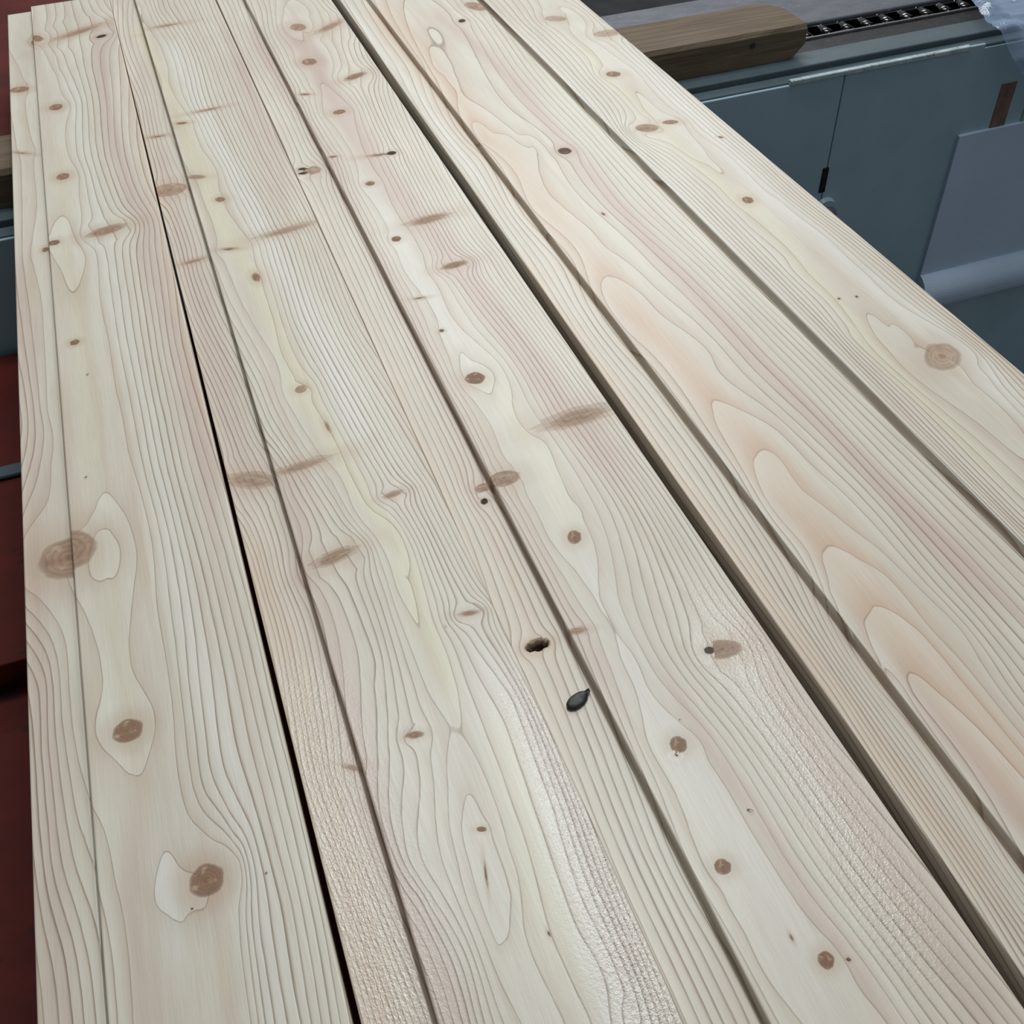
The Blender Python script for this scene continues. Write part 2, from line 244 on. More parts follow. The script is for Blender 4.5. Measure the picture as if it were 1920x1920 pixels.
# ------------------------------------------------------------------ cedar boards
# per board: step position, yaw, face width, lip width, far end (metres);
# grain = growth-ring control points (x mm, y mm, ring number) on the sawn face,
# knots = (x, y, half length, half width, angle, grain deflection, darkness, separate part),
# tint = colour zones of the wood along the board (channel, strength, width mm, path)
BOARDS = [
dict(x0=-0.14850,yaw=0.00088,w=0.11754,wl=0.03692,y1=1.843,
 grain=[(24.0,1639,2),(26.1,1546,2),(31.0,1451,2),(32.9,1420,2),(28.6,1298,2),(36.2,1230,2),(39.8,1119,2),(44.9,1092,2),(48.5,1055,2),(44.3,969,2),(45.9,872,2),(46.2,813,2),(48.6,747,2),(48.8,698,2),(51.1,663,2),(52.8,620,2),(53.8,590,2),(53.2,562,2),(52.2,526,2),(53.1,500,2),(54.0,476,2),(54.0,460,2),(53.0,428,2),(51.5,401,2),(51.9,379,2),(53.4,359,2),(59.8,343,2),(69.9,327,2),(76.0,315,2),(75.1,302,2),(71.7,290,2),(70.7,275,2),(69.6,246,2),(69.3,227,2),(23.8,661,1),(30.8,645,1),(37.0,622,1),(39.6,601,1),(40.6,581,1),(37.8,558,1),(34.5,533,1),(30.9,501,1),(31.0,481,1),(34.4,465,1),(38.4,450,1),(41.1,435,1),(39.9,424,1),(35.9,411,1),(33.3,401,1),(29.8,394,1),(24.8,396,1),(19.2,405,1),(11.6,420,1),(7.0,433,1),(7.3,443,1),(11.1,459,1),(12.9,475,1),(11.1,501,1),(7.3,523,1),(3.3,542,1),(-2.4,566,1),(19.4,656,1),(13.1,644,1),(7.9,631,1),(-12.5,907,2),(-13.0,794,2),(-12.7,720,2),(-15.9,676,2),(-27.2,649,2),(-33.2,626,2),(-31.3,596,2),(-21.8,574,2),(-14.3,548,2),(-9.7,514,2),(-10.0,487,2),(-9.5,450,2),(-7.5,425,2),(-2.8,395,2),(4.7,367,2),(8.4,347,2),(9.8,327,2),(12.1,308,2),(13.1,287,2),(13.1,262,2),(12.4,248,2),(-25.9,494,5.5),(-26.5,436,5.5),(-24.3,382,5.5),(-22.6,349,5.5),(65.3,453,4),(64.5,402,4),(64.9,367,4),(75.9,334,4),(81.1,315,4),(78.7,288,4),(77.3,262,4),(76.2,224,4),(89.4,443,7),(90.7,359,7),(93.6,304,7),(94.2,266,7),(92.4,218,7),(7.3,1104,1),(19.7,1134,1),(36.1,1084,1),(38.1,1063,1),(29.0,997,1),(19.4,972,1),(11.3,1018,1),(5.7,1062,1),(22.0,1043,0.5),(47.6,1032,2),(116.6,1003,12),(-17.9,1073,2),(-27.4,1077,3),(-36.5,1081,4),(18.3,920,1.4),(18.2,831,1.4),(18.2,751,1.4),(16.9,695,1.4),(17.2,1180,1.4),(12.4,1280,1.4),(24.1,377,1.4),(28.1,354,1.4),(23.2,334,1.4),(20.0,316,1.4),(45.8,347,1.4),(41.0,282,1.4),(40.5,256,1.4),(40.9,238,1.4),(16.6,1388,1.4),(15.8,1513,1.4),(12.2,617,0),(21.5,610,0),(27.1,591,0),(24.5,572,0),(16.7,568,0),(7.7,573,0),(32.3,589,0.5),(29.4,562,0.5),(24.0,517,0.5),(23.1,483,0.5),(26.9,445,0.5),(25.2,408,0.5),(19.7,642,0.5),(8.1,549,0.5),(19.0,591,-0.4),(34.7,329,1),(31.7,321,1),(30.1,308,1),(36.6,299,1),(46.7,294,1),(56.5,295,1),(46.2,325,1),(58.2,282,1.4),(64.5,286,1.4),(58.3,264,1.4),(30.0,286,1.4),(25.2,294,1.4),(37.2,312,0.5),(44.9,303,0.5),(65.3,453,4),(89.4,443,7),(117.8,432,11.5),(94.6,281,7),(117.6,272,11.5),(116.7,209,12),(57.5,665,3),(70.4,660,5),(88.3,653,8),(116.2,641,12),(58.5,866,3.5),(81.9,857,7),(109.8,845,12),(117.2,842,13),(40.6,1268,3),(48.4,1264,4),(78.2,1251,8),(118.0,1233,13),(-13.1,1307,2),(-25.9,1312,3),(-35.7,1317,3.5),(32.5,1563,3),(55.4,1553,5),(78.9,1542,7.5),(120.3,1523,11),(-6.4,1600,1.6),(-20.6,1607,2.2),(-34.8,1613,2.8),(24.9,1812,3),(55.9,1797,5.5),(79.1,1786,7.5),(116.8,1768,11),(1.5,1823,1.8),(-18.5,432,4),(-35.2,439,7.5),(-2.4,295,4),(-22.6,303,7),(-36.1,308,9),(-36.1,620,2.6),(-18.1,775,3.2),(-25.9,778,4.3),(-34.6,782,6)],
 knots=[(4.4,1698.8,8.2,15.5,0.4,0.9,0.35,1),(64.7,1697.8,44.9,11.2,0.48,0.5,0.25,1),(94.6,1665.7,8.4,5.4,0.38,0.6,0.9,0),(-24.0,1534.0,12.9,9.4,-0.29,0.5,0.3,1),(21.7,1435.4,8.2,9.5,0.2,0.9,0.4,1),(21.3,1231.3,7.2,8.3,-0.04,0.9,0.35,1),(59.8,1083.0,21.5,9.4,0.2,0.6,0.25,1),(5.3,1079.1,6.1,5.2,-0.23,0.8,0.5,1),(-5.7,1081.6,3.3,4.6,-0.07,0.6,0.5,0),(16.3,882.2,4.3,4.4,0.0,0.9,0.45,1),(-25.6,1332.0,14.9,3.0,-0.6,0.3,0.3,0),(-4.2,607.0,21.2,20.0,-0.58,0.25,0.2,1),(25.4,428.7,9.0,8.6,-0.19,0.2,0.35,1),(58.7,310.8,9.2,9.6,-0.16,0.25,0.35,1),(14.7,685.6,0.9,1.3,-0.38,0,0.8,0),(24.5,826.5,1.0,1.6,-0.39,0,0.6,0),(48.6,297.3,0.9,0.9,-0.36,0,0.8,0),(90.9,302.9,0.6,0.6,-0.36,0,0.6,0)],
 tint=[('p',0.55,12,[(110.3,644),(105.1,847),(92.4,1134),(83.6,1409),(88.5,1687)]),('w',0.6,12,[(82.8,226),(82.1,286),(81.0,395),(68.8,541),(73.4,729),(54.3,1007),(51.7,1219),(41.5,1501)]),('p',0.45,9,[(-23.3,268),(-25.2,400),(-24.9,557),(-26.8,779),(-28.3,1033)]),('p',0.4,8,[(20.6,249),(16.6,310),(22.5,359)]),('y',0.3,12,[(21.7,386),(20.2,680),(19.9,781),(20.3,959),(18.4,1277)]),('w',0.8,7,[(20.2,590),(21.6,641)]),('w',0.9,8,[(37.9,306),(36.5,319)]),('w',0.7,6,[(19.0,411),(15.4,450)]),('w',0.7,7,[(30.4,1051),(22.7,1114)]),('o',0.35,7,[(115.3,742),(111.3,1040),(114.8,1312),(114.8,1587)])]),
dict(x0=0.01063,yaw=-0.00151,w=0.11671,wl=0.03696,y1=1.900,
 grain=[(0.9,1775,1),(2.4,1708,1),(9.1,1651,1),(15.3,1589,1),(16.6,1503,1),(12.2,1459,1),(15.5,1387,1),(22.0,1338,1),(24.2,1299,1),(24.7,1236,1),(28.8,1194,1),(27.8,1157,1),(27.6,1103,1),(31.5,1735,5),(69.4,1717,9.5),(110.9,1698,16),(-6.6,1776,2),(-41.5,1792,7),(43.5,1357,5),(75.3,1343,10),(116.5,1324,17),(2.5,1376,0.3),(-7.7,1398,1.5),(-37.0,1411,7.5),(53.4,1164,5),(85.0,1150,11),(115.3,1137,17),(10.1,1183,0.4),(-1.4,1203,1.2),(-39.6,1220,8),(39.7,1003,1),(70.0,990,6),(95.9,979,11),(115.6,971,16),(25.6,1009,0.5),(-0.4,1033,2.2),(-35.1,1048,9),(38.5,846,1),(61.0,837,5),(89.2,825,10.5),(114.8,814,16),(28.1,851,0.5),(9.2,859,2),(-3.0,875,3.5),(-38.5,890,11),(43.2,723,1),(63.9,715,4),(89.6,704,9),(114.5,694,14),(35.9,726,0.6),(12.1,736,3.5),(-1.6,751,6),(-40.3,767,15),(52.3,645,1),(68.6,638,3.5),(92.8,628,8.5),(115.4,619,13),(40.1,650,0.6),(19.8,658,3),(-0.5,675,6.5),(62.1,561,1),(77.3,555,3.2),(96.2,548,7.5),(115.5,540,12),(51.5,566,0.7),(33.6,573,4),(14.5,580,7.5),(-0.7,594,9.5),(-37.6,609,18),(67.9,479,1),(78.5,474,2.5),(96.1,467,6.5),(115.1,460,11),(59.1,482,0.8),(50.2,486,2.5),(39.6,490,4.5),(25.4,495,7),(0.1,505,10.5),(-37.0,527,20),(51.6,396,2.2),(64.6,391,1.2),(43.4,400,3.5),(32.0,404,5.5),(23.2,407,7),(0.0,417,9.5),(-37.0,436,19),(115.7,371,9.5),(50.9,534,1),(56.2,503,1),(64.9,492,1),(72.1,507,1),(65.7,536,0.4),(66.3,512,0.4),(23.8,505,7),(26.2,483,7),(27.6,453,7),(27.6,424,7),(17.5,380,7),(9.4,349,7),(4.4,329,7),(2.1,302,7),(4.1,278,7),(9.0,260,7),(15.2,226,7),(16.1,201,7),(15.4,188,7),(28.6,362,5),(19.1,326,5),(12.0,298,5),(10.4,281,5),(13.3,267,5),(18.8,247,5),(22.9,231,5),(24.5,213,5),(22.2,185,5),(54.1,308,1),(49.9,302,1),(42.9,280,1),(41.0,258,1),(40.1,237,1),(41.4,218,1),(56.9,306,1),(57.8,289,1),(58.4,272,1),(58.4,254,1),(57.0,241,1),(49.2,223,1),(50.7,284,0.5),(48.5,254,0.5),(47.0,232,0.5),(59.4,356,2),(55.7,352,2),(44.5,316,2),(38.4,294,2),(35.9,272,2),(34.2,245,2),(35.4,223,2),(36.4,198,2),(39.0,179,2),(62.5,354,2),(67.2,334,2),(68.3,310,2),(67.6,292,2),(65.8,272,2),(64.1,249,2),(60.7,234,2),(57.3,220,2),(57.0,200,2),(60.2,171,2),(78.5,386,3),(78.3,339,3),(78.3,316,3),(77.0,294,3),(76.3,274,3),(74.0,248,3),(71.7,230,3),(70.0,210,3),(71.7,180,3),(72.8,166,3),(89.1,374,4),(89.8,322,4),(87.9,289,4),(86.6,264,4),(84.5,231,4),(84.4,208,4),(86.3,175,4),(102.8,364,5.2),(99.7,283,5.2),(94.3,222,5.2),(94.7,167,5.2),(36.5,319,3),(28.7,322,4),(11.1,329,6),(-1.7,338,8),(-38.3,352,18.5),(115.5,289,9.5),(115.1,213,10.5),(0.2,256,9),(-37.3,274,21),(91.2,159,5.6),(115.7,150,11),(0.7,193,10.5),(-35.8,209,22),(49.6,175,1.6),(44.6,209,1.4),(46.8,191,1.4)],
 knots=[(34.0,1667.0,23.5,5.6,0.03,0.3,0.25,0),(48.5,1344.5,20.5,4.1,0.06,0.3,0.3,0),(12.3,1318.6,7.9,3.5,-0.23,0.3,0.6,0),(-20.7,1309.3,13.0,3.8,-0.07,0.3,0.35,0),(-22.9,1162.4,19.3,14.4,-0.01,0.4,0.15,1),(9.7,1166.6,11.3,5.3,-0.41,0.5,0.2,1),(27.4,1102.2,5.8,5.0,-1.08,0.5,0.35,0),(82.7,1006.0,38.4,7.8,0.14,0.5,0.15,1),(20.1,992.0,9.9,3.2,-0.3,0.5,0.5,0),(-18.4,995.2,15.1,4.3,0.1,0.5,0.2,0),(36.5,927.1,8.4,4.0,-1.56,0.3,0.4,0),(41.3,731.9,5.1,5.3,-0.84,0.8,0.15,0),(51.8,673.7,8.9,2.1,-1.54,0.2,0.2,0),(-18.8,640.3,20.9,9.6,-0.47,0.3,0.12,1),(21.4,633.6,28.6,6.4,0.08,0.4,0.15,1),(24.2,526.8,18.2,6.9,0.21,0.5,0.18,1),(81.3,574.5,8.9,3.6,0.11,0.7,0.15,1),(99.0,440.2,8.2,2.8,-0.2,0.8,0.2,1),(80.1,435.1,0.7,0.9,-0.37,0,0.8,0),(36.6,359.8,6.0,2.7,-0.24,0.9,0.25,1),(55.0,284.6,3.1,1.7,-0.37,0.5,0.35,0),(48.4,257.8,9.4,0.6,-1.78,0.2,0.5,0),(69.2,214.4,2.2,0.6,-1.54,0,0.7,0),(-5.8,355.6,8.7,2.3,-0.6,0.3,0.1,0)],
 tint=[('y',0.65,9,[(68.4,404),(67.1,490),(62.1,561),(50.8,638),(41.1,740),(34.8,917),(21.2,1035),(14.1,1167),(12.3,1272),(10.3,1390),(3.2,1546),(-6.2,1679)]),('w',0.8,14,[(74.2,679),(68.4,873),(59.0,1055),(44.8,1273),(33.4,1553)]),('w',0.5,20,[(87.5,164),(88.5,223),(89.6,291),(84.6,375)]),('p',0.5,14,[(-23.7,642),(-23.9,752),(-23.3,1008),(-24.8,1243)]),('o',0.5,16,[(-24.6,209),(-25.0,303),(-25.5,423),(-30.9,552)]),('p',0.6,12,[(8.8,194),(2.7,231),(-0.4,312),(2.3,385),(5.5,493),(4.6,603)]),('r',1,20,[(105.1,158),(103.7,187),(108.8,248),(110.9,302),(112.2,351)]),('r',0.7,30,[(-19.4,207),(-25.0,303),(-25.5,423)]),('p',0.35,14,[(103.7,187),(108.8,248),(110.9,302),(112.2,351)]),('y',0.5,14,[(72.2,214),(77.7,260),(87.2,331)]),('p',0.5,12,[(103.2,1101),(107.0,1328),(110.9,1476)])]),
dict(x0=0.16658,yaw=0.00091,w=0.12265,wl=0.03949,y1=1.930,
 grain=[(-39.2,1715,12),(-2.0,1698,7),(22.2,1664,4.5),(44.5,1653,1.5),(66.8,1643,0.6),(89.1,1632,1.5),(128.2,1613,8),(-38.9,1326,12),(-1.5,1309,6.5),(14.5,1285,3),(28.2,1279,1),(43.2,1272,0.5),(58.1,1265,1.2),(82.8,1254,5.5),(128.4,1233,14),(-38.7,1108,12),(-1.5,1092,6),(11.4,1072,3),(22.5,1067,1),(33.5,1062,0.5),(45.7,1057,1.2),(83.1,1041,8),(128.6,1021,17),(-38.9,926,12),(-1.6,910,5.5),(9.3,893,3),(20.2,888,1),(34.0,882,0.6),(48.9,876,1.4),(80.9,862,8),(128.4,842,17),(-38.8,787,12),(-1.1,771,5),(12.2,755,2),(21.2,751,0.8),(37.0,745,0.6),(52.7,738,1.6),(81.9,726,6),(128.7,706,17),(-38.7,655,12),(-1.2,640,5),(8.2,627,3),(18.4,623,1.2),(30.7,618,0.6),(49.1,611,1.2),(73.5,601,4),(128.6,578,16),(-38.7,546,12),(-1.3,531,5),(8.6,520,3),(18.0,516,1.5),(33.0,510,0.6),(51.6,503,1),(62.8,498,2),(81.4,491,4.5),(128.8,472,15),(-38.5,449,11),(-1.1,434,5),(8.9,424,3),(24.4,418,1.2),(38.1,413,1.6),(51.8,407,3),(82.5,395,7),(128.7,377,15),(-37.6,375,10),(-1.1,361,4.5),(10.9,351,2.2),(26.9,345,0.6),(46.1,337,2.5),(74.8,326,6.5),(128.9,305,15),(-37.2,303,9.5),(-0.9,289,3.5),(25.9,275,0.5),(58.5,262,3),(79.1,254,6.5),(128.8,235,14),(-37.3,238,9),(-1.0,224,2.5),(23.4,211,0.4),(62.0,196,3.5),(84.0,188,7),(129.0,171,13),(-37.3,184,9),(-0.9,170,3),(27.9,156,0.4),(66.6,142,3),(87.2,134,6.5),(128.9,118,12.5),(-37.2,151,9),(-0.7,138,2.8),(32.3,123,0.4),(69.4,109,3),(89.2,101,6),(116.8,91,10),(15.6,573,1),(17.3,546,1),(18.0,516,1),(20.2,485,1),(24.8,455,1),(32.1,424,1),(29.9,394,1),(54.6,585,1),(52.0,558,1),(48.9,520,1),(48.8,496,1),(47.2,479,1),(43.6,453,1),(33.3,426,1),(27.0,412,1),(29.2,392,1),(25.9,376,1),(22.8,347,1),(17.6,319,1),(13.4,300,1),(13.6,281,1),(13.4,262,1),(10.5,238,1),(10.2,224,1),(12.2,204,1),(10.5,193,1),(11.1,178,1),(9.8,159,1),(11.5,144,1),(14.9,129,1),(31.3,377,1),(31.1,343,1),(34.0,320,1),(37.5,305,1),(42.0,292,1),(40.2,280,1),(42.4,257,1),(42.5,240,1),(42.4,221,1),(43.6,203,1),(44.5,186,1),(46.6,171,1),(48.2,160,1),(50.0,144,1),(50.6,130,1),(53.9,115,1),(31.3,464,0.5),(29.4,367,0.5),(25.7,311,0.5),(12.2,755,2),(12.8,711,2),(12.9,685,2),(13.2,654,2),(12.4,622,2),(11.7,590,2),(29.7,730,0),(32.7,716,0),(39.9,700,0),(41.4,682,0),(33.9,664,0),(28.1,673,0),(23.1,687,0),(23.3,705,0),(29.9,690,-0.4),(40.6,660,0.55),(50.8,696,0.55),(28.0,748,0.55)],
 knots=[(52.6,1576.3,10.8,14.9,0.17,0.9,0.2,1),(41.0,1442.5,10.1,11.2,0.14,0.9,0.3,1),(13.6,1339.3,8.4,3.4,-0.43,0.4,0.4,0),(42.5,1268.8,8.1,6.3,0.19,0.8,0.35,1),(96.1,1558.1,35.8,10.6,0.63,0.5,0.2,1),(87.4,1368.5,18.3,7.9,0.44,0.6,0.35,1),(61.1,1134.4,18.3,4.1,-0.12,0.5,0.35,0),(73.7,1133.2,5.9,4.8,0.06,0.5,0.95,0),(7.7,1152.1,5.6,2.7,-0.17,0.4,0.4,0),(32.1,1070.9,5.4,5.0,-0.18,0.9,0.4,1),(27.4,943.0,5.0,5.4,-0.19,0.9,0.45,1),(70.8,968.2,27.3,9.0,0.11,0.6,0.18,1),(68.0,871.2,15.0,6.0,0.08,0.6,0.25,1),(19.3,827.8,7.8,2.3,-0.16,0.5,0.35,0),(23.0,768.4,2.5,2.5,-0.39,0.4,0.6,0),(29.2,689.0,8.4,8.3,-0.66,0.3,0.35,1),(91.6,606.6,35.4,11.7,0.04,0.5,0.12,1),(9.8,559.4,12.5,8.5,0.02,0.4,0.12,1),(36.9,480.5,5.1,6.5,-0.38,0.3,0.3,1),(4.9,399.0,8.2,3.2,-0.15,0.3,0.12,0),(88.5,349.9,13.1,7.5,-0.2,0.6,0.2,1),(80.6,352.0,3.7,3.1,-0.13,0.2,0.85,0),(29.4,294.6,5.2,5.7,-0.37,0.4,0.3,1),(24.9,288.4,1.3,0.9,-0.37,0,0.95,0),(17.3,215.0,4.7,4.4,-0.5,0.5,0.3,1),(43.2,150.4,4.1,4.5,-0.5,0.5,0.4,1),(54.1,146.6,1.4,1.0,-0.36,0,0.7,0),(32.4,167.0,2.4,0.9,-1.62,0,0.35,0),(-30.0,1150.7,5.6,3.4,-0.18,0.5,1,0),(-31.6,1140.0,5.5,3.3,-0.18,0.4,1,0),(-23.3,1143.5,13.7,10.7,-0.12,0.5,0.12,0),(-10.9,547.7,2.9,3.5,-0.38,0.7,0.9,1),(-7.2,562.4,6.1,4.9,0.26,0.5,0.12,0),(-22.1,402.3,8.6,4.1,0.01,0.8,1.1,1),(38.2,310.2,0.3,0.4,-0.37,0,0.5,0)],
 tint=[('p',0.7,18,[(92.9,557),(84.0,690),(71.0,867),(56.8,1013),(48.5,1283),(49.5,1557)]),('p',0.5,10,[(6.3,367),(2.8,498),(0.2,661),(1.8,896),(1.2,1254),(-5.8,1604)]),('y',0.4,10,[(38.8,514),(41.5,578),(40.3,652)]),('w',0.45,10,[(31.1,141),(32.0,185),(29.5,254),(26.6,336),(35.3,474),(30.5,756),(29.9,917),(31.1,1077)]),('r',1,22,[(93.5,162),(97.0,236),(98.2,300),(101.9,377)]),('p',0.5,16,[(110.2,108),(107.7,182),(106.6,263),(107.5,351)]),('p',0.6,6,[(55.4,134),(51.4,168),(51.9,214),(48.4,270),(46.4,315)]),('o',0.3,10,[(-19.4,368),(-17.0,467),(-14.1,575)])]),
dict(x0=0.34237,yaw=0.00204,w=0.14757,wl=0.03947,y1=1.880,
 grain=[(45.4,1483,6),(38.0,1421,6),(40.8,1373,6),(35.0,1330,6),(18.7,1302,6),(17.7,1334,6),(25.5,1411,6),(15.5,1253,6),(26.4,1236,6),(39.8,1185,6),(49.9,1117,6),(69.0,1078,6),(3.3,1114,5),(23.0,1137,5),(38.6,1116,5),(54.8,1081,5),(51.6,1060,5),(40.8,1027,5),(31.1,964,5),(36.2,924,5),(42.9,882,5),(44.1,839,5),(53.7,799,5),(58.8,746,5),(63.4,718,5),(76.2,1045,6.5),(69.2,1001,6.5),(67.8,940,6.5),(75.0,864,6.5),(79.2,788,6.5),(82.3,756,6.5),(9.6,776,4),(19.9,792,4),(29.5,788,4),(40.1,754,4),(43.4,714,4),(49.7,690,4),(57.4,645,4),(3.8,747,4),(3.4,706,4),(21.5,570,3),(37.3,575,3),(49.9,553,3),(58.8,526,3),(60.8,501,3),(63.1,473,3),(67.6,449,3),(70.0,410,3),(16.1,552,3),(12.5,519,3),(28.4,509,2),(34.6,513,2),(41.8,505,2),(41.4,482,2),(40.8,463,2),(47.0,440,2),(54.8,405,2),(61.4,371,2),(64.4,338,2),(67.2,307,2),(22.0,503,2),(11.7,471,2),(9.6,441,2),(10.8,406,2),(23.6,402,1),(14.7,391,1),(6.1,368,1),(0.2,343,1),(33.6,400,1),(41.1,384,1),(49.8,365,1),(50.7,346,1),(50.0,328,1),(49.8,309,1),(51.7,292,1),(25.2,345,0),(14.5,337,0),(8.9,326,0),(3.8,307,0),(0.5,290,0),(31.1,341,0),(38.1,327,0),(41.7,312,0),(42.5,294,0),(42.2,274,0),(42.6,253,0),(-35.2,1605,12),(0.8,1588,9),(30.5,1552,7),(59.4,1538,6.3),(95.2,1521,7),(120.2,1509,9),(149.4,1496,13),(-35.0,1387,11.5),(1.0,1371,8.5),(17.0,1344,5.8),(56.2,1326,6.4),(88.7,1312,8),(117.8,1298,11),(149.4,1284,15),(-35.0,1125,11),(1.6,1109,6),(31.1,1080,4.6),(107.7,1046,10),(150.0,1027,16),(-35.4,965,11),(0.2,950,5.2),(15.7,929,4.5),(88.3,898,8.5),(150.1,871,16),(-34.2,849,10.5),(1.8,833,6.2),(14.0,816,4.6),(112.8,774,10),(150.5,758,16),(-34.0,660,10),(2.4,645,5),(13.3,630,3.8),(34.6,621,3.3),(55.7,613,4.2),(81.1,602,6),(114.7,588,9.5),(150.7,574,15),(-34.2,512,10),(2.4,497,4.5),(26.1,480,1.6),(97.6,451,7),(151.3,429,14),(-34.0,394,10),(2.8,379,2.5),(19.2,366,0.6),(77.0,343,4),(110.7,330,8.5),(130.9,322,11),(-33.9,296,10),(3.1,282,0.6),(7.4,275,-0.8),(22.9,269,-1),(60.1,255,2),(72.4,250,4),(-33.8,215,9),(3.0,201,-0.5),(9.0,195,-1.5),(23.2,189,-1.6),(-33.8,166,8.5),(-3.9,155,-0.5)],
 knots=[(100.8,1497.6,5.5,6.7,-0.44,0.8,0.9,1),(84.5,1056.2,7.8,8.1,0.13,0.8,0.75,1),(138.3,1543.8,12.3,22.2,0.35,0.4,0.18,1),(67.7,905.5,4.0,1.7,-1.39,0,0.6,0)],
 tint=[('p',0.7,12,[(102.8,354),(100.3,470),(92.8,614),(87.7,806),(88.4,1016),(96.4,1270),(80.9,1528)]),('o',0.7,22,[(28.9,206),(29.3,312),(29.7,447),(28.6,600),(18.5,793),(18.4,1019),(11.2,1255),(7.2,1587)]),('w',0.8,8,[(29.0,225),(33.0,283),(36.0,334),(33.7,382),(26.8,442),(24.5,494)]),('p',0.5,10,[(13.7,182),(14.4,211),(7.8,254)]),('w',0.7,5,[(-25.7,1039),(-25.2,1254),(-30.7,1446),(-35.1,1654)]),('o',0.5,10,[(-27.6,177),(-31.8,278),(-37.7,488),(-40.1,830)]),('w',0.4,6,[(5.5,251),(6.8,340),(7.2,487)])]),
dict(x0=0.49930,yaw=0.00193,w=0.13172,wl=0.00302,y1=1.950,
 grain=[(0.5,1492,10),(27.4,1479,7),(52.1,1467,4.5),(69.7,1459,2.6),(83.8,1452,1.8),(104.8,1443,2.2),(118.8,1436,4),(130.7,1430,6),(1.0,1265,10),(26.5,1253,6.5),(48.7,1243,3.5),(61.4,1237,2),(77.2,1230,1.3),(92.9,1223,2),(108.7,1215,4),(131.9,1205,8),(1.4,1089,9),(19.4,1081,6),(41.5,1071,2.2),(55.3,1065,0.5),(89.9,1049,2.5),(112.9,1039,5.5),(132.4,1030,9),(1.3,899,10),(21.6,890,6),(41.4,881,2.8),(63.1,872,1.5),(83.8,863,2),(109.5,852,5),(133.2,842,10),(1.7,755,10),(22.6,746,5.5),(40.1,738,2.7),(65.2,728,1.3),(84.0,720,1.5),(99.5,713,2.3),(116.9,706,5),(133.3,699,9),(2.0,638,10),(16.9,632,6.5),(32.2,626,3),(73.6,608,0.7),(108.3,594,3.5),(133.8,583,9),(2.2,554,10),(18.3,548,6),(32.7,542,3),(73.6,525,0.7),(102.1,513,3),(119.2,506,6),(2.1,453,10),(19.2,446,5),(34.3,440,2.8),(49.4,433,1.6),(59.6,429,1),(2.3,377,10),(14.1,373,6),(68.7,1166,1),(60.2,1132,1),(51.0,1079,1),(72.9,1145,1),(71.6,1109,1),(73.6,1084,1),(39.5,1061,1),(46.2,1024,1),(51.6,990,1),(60.9,964,1),(65.5,938,1),(76.9,1061,1),(76.6,1024,1),(72.1,981,1),(70.6,942,1),(62.8,1118,0.5),(60.6,1047,0.5),(64.6,993,0.5),(57.5,1285,3),(51.2,1242,3),(46.2,1158,3),(39.0,1096,3),(28.5,1058,3),(35.6,1003,3),(38.5,949,3),(41.2,899,3),(40.5,864,3),(39.9,816,3),(40.3,746,3),(38.8,679,3),(29.9,620,3),(86.8,1071,2),(92.9,992,2),(93.7,931,2),(94.5,856,2),(99.0,775,2),(97.9,711,2),(95.4,648,2),(98.6,621,2),(103.2,585,2),(104.5,562,2),(97.7,540,2),(95.8,519,2),(62.6,642,1),(65.6,638,1),(70.4,616,1),(73.8,586,1),(77.5,581,1),(58.3,635,1),(51.5,606,1),(51.3,588,1),(49.1,560,1),(50.7,535,1),(53.8,506,1),(57.1,479,1),(57.8,450,1),(60.4,430,1),(61.8,612,0.75),(59.2,580,0.75),(54.0,557,0.75),(77.5,632,1.4),(82.7,620,1.4),(82.7,596,1.4),(63.3,659,1.2),(87.2,541,1),(83.8,521,1),(84.5,499,1),(83.8,475,1),(80.5,455,1)],
 knots=[(70.8,1447.0,15.7,10.4,-0.57,0.6,0.06,1),(117.2,1364.8,20.8,11.8,-0.05,0.6,0.06,1),(67.0,1232.6,9.7,8.5,-0.43,0.8,0.3,1),(39.7,1071.7,14.0,10.0,-0.32,0.7,0.15,1),(72.1,1074.6,9.7,5.8,-0.27,0.7,0.25,1),(64.2,871.4,5.9,7.0,-0.21,0.8,0.3,1),(83.4,562.9,14.8,19.9,-0.82,0.3,0.1,1),(67.5,670.3,1.5,1.8,-0.4,0,0.7,0),(50.6,673.6,1.5,1.8,-0.4,0,0.5,0),(108.0,1015.1,3.3,2.1,-0.85,0,0.6,0)],
 tint=[('w',0.7,14,[(96.9,500),(99.7,598),(93.4,716),(91.9,866),(103.1,1075),(114.4,1287)]),('y',0.4,10,[(34.3,440),(32.7,542),(49.5,684),(59.5,843),(48.8,1037),(62.1,1311)]),('w',0.5,10,[(-0.3,571),(4.7,880),(3.0,1170),(2.7,1445)])]),
]

LIP_DROP, THICK, SLOT_W, SLOT_D = 0.007, 0.028, 0.0024, 0.0035
Y_NEAR = -0.12
def tps_fit(P, V, lam):
    d2 = ((P[:, None] - P[None]) ** 2).sum(-1)
    K = np.where(d2 > 0, d2 * np.log(np.maximum(d2, 1e-12)), 0) * 0.5
    n = len(P); A = np.zeros((n + 3, n + 3)); A[:n, :n] = K + lam * np.eye(n)
    A[:n, n] = 1; A[:n, n + 1:] = P; A[n:, :n] = A[:n, n:].T
    return np.linalg.solve(A, np.concatenate([V, np.zeros(3)]))
def tps_eval(P, w, Q):
    out = np.empty(len(Q)); n = len(P)
    for s in range(0, len(Q), 20000):
        q = Q[s:s + 20000]
        d2 = (q[:, 0:1] - P[None, :, 0]) ** 2 + (q[:, 1:2] - P[None, :, 1]) ** 2
        np.maximum(d2, 1e-9, out=d2)
        out[s:s + 20000] = (0.5 * d2 * np.log(d2)) @ w[:n] + w[n] + q @ w[n + 1:]
    return out

